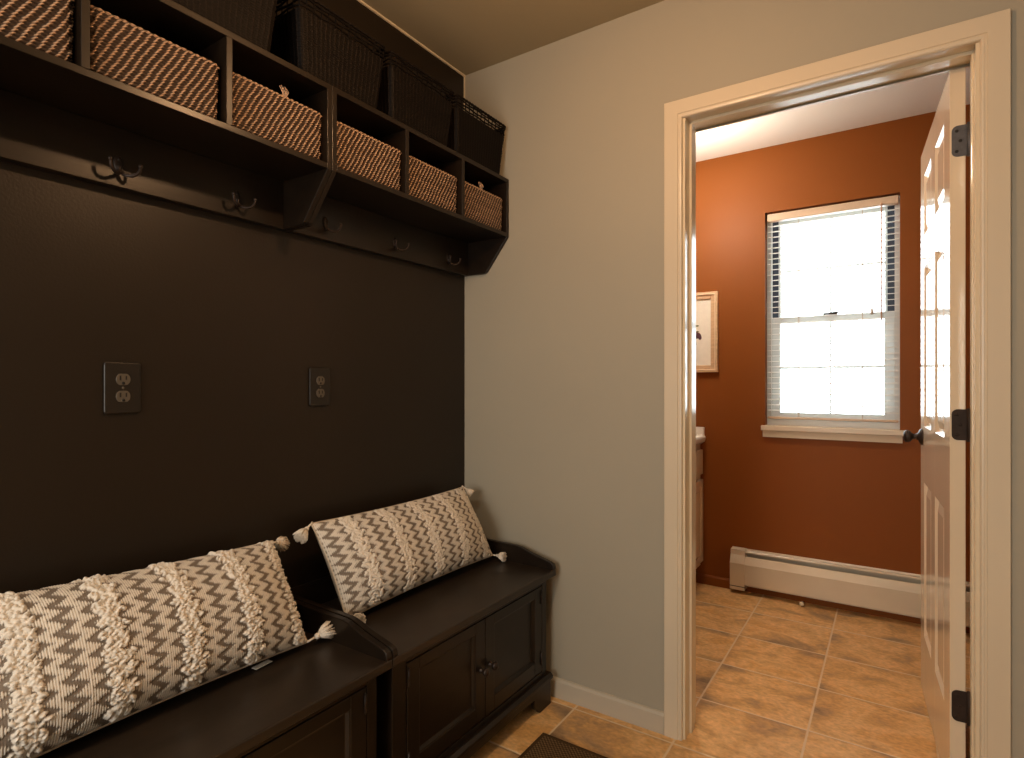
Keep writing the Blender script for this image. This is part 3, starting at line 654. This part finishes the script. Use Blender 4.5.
def pillow(name, origin, C, thick, back, label, seed, res=.00125, off_u=0.0, tk=1.0):
    """C: corners BL, BR, TR, TL in world space (left/right as seen from the room)"""
    r = np.random.RandomState(seed)
    root = thing(name, origin, label, 'pillow', 'chevron pillows on the benches'); O = np.array(origin)
    BL, BR, TR, TL = [np.array(c)-O for c in C]
    Lu = np.linalg.norm(BR-BL); Hv = (np.linalg.norm(TL-BL)+np.linalg.norm(TR-BR))/2
    nu = int(Lu/res)+1; nv = int(Hv/res)+1
    def surf(nu, nv, sgn, th):
        s = np.linspace(-1,1,nu)[None,:].repeat(nv,0); t = np.linspace(-1,1,nv)[:,None].repeat(nu,1)
        # outline drawn in between the corners
        s2 = s*(1-.030*(1-t**2)*np.abs(s)**2); t2 = t*(1-.055*(1-s**2)*np.abs(t)**2)
        a = (s2+1)/2; b = (t2+1)/2
        P = (BL*(1-a[...,None])*(1-b[...,None])+BR*a[...,None]*(1-b[...,None])+TR*a[...,None]*b[...,None]+TL*(1-a[...,None])*b[...,None])
        n = np.cross(BR-BL, TL-BL); n = n/np.linalg.norm(n)
        bul = th*((1-np.abs(s)**2.6)*(1-np.abs(t)**2.2))**(.55 if sgn > 0 else .36)
        bul = bul*(1+.05*np.sin(5*s+seed)+.04*np.sin(4*t+3*s))
        return P+n*sgn*bul[...,None], n, s, t, bul
    P, n, s, t, bul = surf(nu, nv, 1, thick)
    U = (s+1)/2*Lu; V = (t+1)/2*Hv
    Ur = Lu-U + off_u                              # measured from the right edge
    cell = .0043; Uq = (np.floor(Ur/cell)+.5)*cell
    Vw = V+.0012*np.sin(Ur*90)
    tri = 2*np.abs(2*((Vw/.0275)%1)-1)-1
    per = .0460
    p = Uq/per+.27*tri; fp = p-np.floor(p)
    edge = .06
    rb = np.abs(np.sin(PI*Ur/cell))
    jit = r.uniform(-.05,.05,4000)[(np.floor(Ur/cell).astype(int)*7+np.floor(V/.0137).astype(int)*131)%4000]
    cream = np.clip((.145+jit+.20*rb-np.abs(fp-.5))/edge+.5, 0, 1)
    # tufted bands
    bc = .138; db = np.abs(((Ur-.020+bc/2)%bc)-bc/2)
    band = np.clip((.0155-db)/.003, 0, 1)
    rib = np.abs(np.sin(PI*Ur/cell))**.7
    vr = np.abs(np.sin(PI*V/.0030+ .5*PI*np.floor(Ur/cell)))
    h = .0030*cream*(.30+.70*rib)+.0009*(1-cream)*(.5*rib+.5*vr)
    # popcorn loops
    tuft = np.zeros_like(h)
    nb = int(Lu/bc)+2
    rows, cols = h.shape; du_, dv_ = Lu/(cols-1), Hv/(rows-1)
    for k in range(nb):
        cu = Lu-(.020+k*bc)+off_u
        vv = .004
        while vv < Hv-.002:
            zig = .007*(2*abs(2*((vv/.0275)%1)-1)-1)
            for q in range(8):
                x0 = cu+zig+r.uniform(-.020,.020); y0 = vv+r.uniform(-.004,.004); R = r.uniform(.0048,.0078); hh = r.uniform(.0050,.0100); an = r.uniform(-.9,.9); ca, sa = math.cos(an), math.sin(an)
                i0, i1 = int((y0-R)/dv_), int((y0+R)/dv_)+2; j0, j1 = int((x0-R)/du_), int((x0+R)/du_)+2
                i0 = max(i0,0); j0 = max(j0,0); i1 = min(i1,rows); j1 = min(j1,cols)
                if i0 >= i1 or j0 >= j1: continue
                ax_ = U[i0:i1,j0:j1]-x0; ay_ = V[i0:i1,j0:j1]-y0; dd = ((ax_*ca+ay_*sa)/R)**2+((-ax_*sa+ay_*ca)/(R*.55))**2
                tuft[i0:i1,j0:j1] = np.maximum(tuft[i0:i1,j0:j1], hh*np.sqrt(np.clip(1-dd,0,1)))
            vv += .0062
    tm = np.clip(tuft/.0018, 0, 1)
    h = np.maximum(h, tuft*tk); yarn = np.maximum(cream*(.70+.30*rib), tm)+.18*(1-cream)*(vr*rib-.5)
    yarn = np.clip(yarn, 0, 1)
    fade = np.clip(np.minimum(1-np.abs(s), 1-np.abs(t))*30, 0.15, 1)
    # displace along the local surface normal
    du3 = np.gradient(P, axis=1); dv3 = np.gradient(P, axis=0); N = np.cross(du3, dv3); N /= np.maximum(np.linalg.norm(N, axis=-1, keepdims=True), 1e-9)
    P = P+N*(h*fade)[...,None]
    sheet('chevron_front', P, yarn, M['chevron'], root)
    Pb, *_ = surf(120, 60, -1, back)
    o = sheet('plain_back', Pb[:, ::-1], np.zeros(Pb.shape[:2]), M['cream_cloth'], root)
    # seam cord around the edge
    s_ = surf(100, 50, 1, 0)[0]
    loop = [tuple(c) for c in s_[0]]+[tuple(c) for c in s_[1:,-1]]+[tuple(c) for c in s_[-1,::-1][1:]]+[tuple(c) for c in s_[::-1,0][1:]]
    g = MB(); g.tube(loop, .0030, 6, False); g.build('edge_seam', M['cream_cloth'], root)
    return root, (BL, BR, TR, TL)

# left pillow
pl, cs = pillow('chevron_pillow', (.22, .56, .487), [(.226,.205,.503), (.232,.930,.503), (.085,.930,.738), (.070,.205,.770)], .097, .066, 'large-looking cream and taupe chevron pillow at the left edge', 3)
tassel(pl, cs[1]+np.array([.004,.010,.003]), (.15,1,.22), 1.1, 1)
tassel(pl, cs[2]+np.array([.006,.004,-.004]), (-.45,.75,-.25), .95, 2)
tassel(pl, cs[0]+np.array([0,-.006,.003]), (.2,-1,.05), 1, 3)
tassel(pl, cs[3]+np.array([.002,-.006,0]), (.3,-.6,-.5), 1, 4)
g = MB(); g.prism([(-.001,0),(.045,0),(.045,.0015),(-.001,.0015)], 'x', .010, .026); o = g.build('care_tag', M['tag'], pl); o.location = (-.014, .228, .0025); o.rotation_euler = (0,0,.1)
# right pillow
pr, cs = pillow('chevron_pillow', (.20, 1.42, .487), [(.200,1.084,.501), (.205,1.782,.508), (.075,1.765,.757), (.080,1.058,.758)], .074, .060, 'cream and taupe chevron pillow on the bench beside the grey wall', 5, .0014, -.03, .62)
tassel(pr, cs[1]+np.array([.006,.004,.000]), (.75,.10,.02), .85, 5)
tassel(pr, cs[2]+np.array([.004,.004,-.002]), (.6,.35,-.5), .70, 6)
tassel(pr, cs[0]+np.array([.006,.004,.004]), (.85,-.10,.10), 1.0, 7)
tassel(pr, cs[3]+np.array([.002,-.006,-.002]), (.15,-.75,-.45), .95, 8)

# ---------------------------------------------------------------- floor mat
fm = thing('floor_mat', (.515, 1.636, 0), 'brown woven floor mat cut off at the bottom of the photo', 'mat')
ML, MW = .76, .46; res = .0016
nu, nv = int(ML/res), int(MW/res)
x = np.linspace(0, ML, nu)[None,:].repeat(nv,0); y = np.linspace(-MW, 0, nv)[:,None].repeat(nu,1)
px = x/.0065; py = y/.0065; cx = np.abs(np.sin(PI*px)); cy = np.abs(np.sin(PI*py)); chk = (np.floor(px)+np.floor(py))%2
h = .0085+.0024*np.where(chk > 0, cx**.5*(.5+.5*cy), cy**.5*(.5+.5*cx))
bm_ = np.minimum(np.minimum(x, ML-x), np.minimum(-y, MW+y)) < .012
edge_ = np.minimum(np.minimum(x, ML-x), np.minimum(-y, MW+y)) < .0015
h = np.where(edge_, .0005, np.where(bm_, .0105, h)); yarn = np.where(bm_, .06, np.clip(chk*(.35+.65*cx*cy)*(.6+.6*rng.rand(nv,nu)),0,1))
sheet('woven_pad', np.stack([x,y,h],-1), yarn, M['mat_weave'], fm)
g = MB(); g.box(.002, ML-.002, -MW+.002, -.002, .0003, .006); g.build('backing', M['recess'], fm)
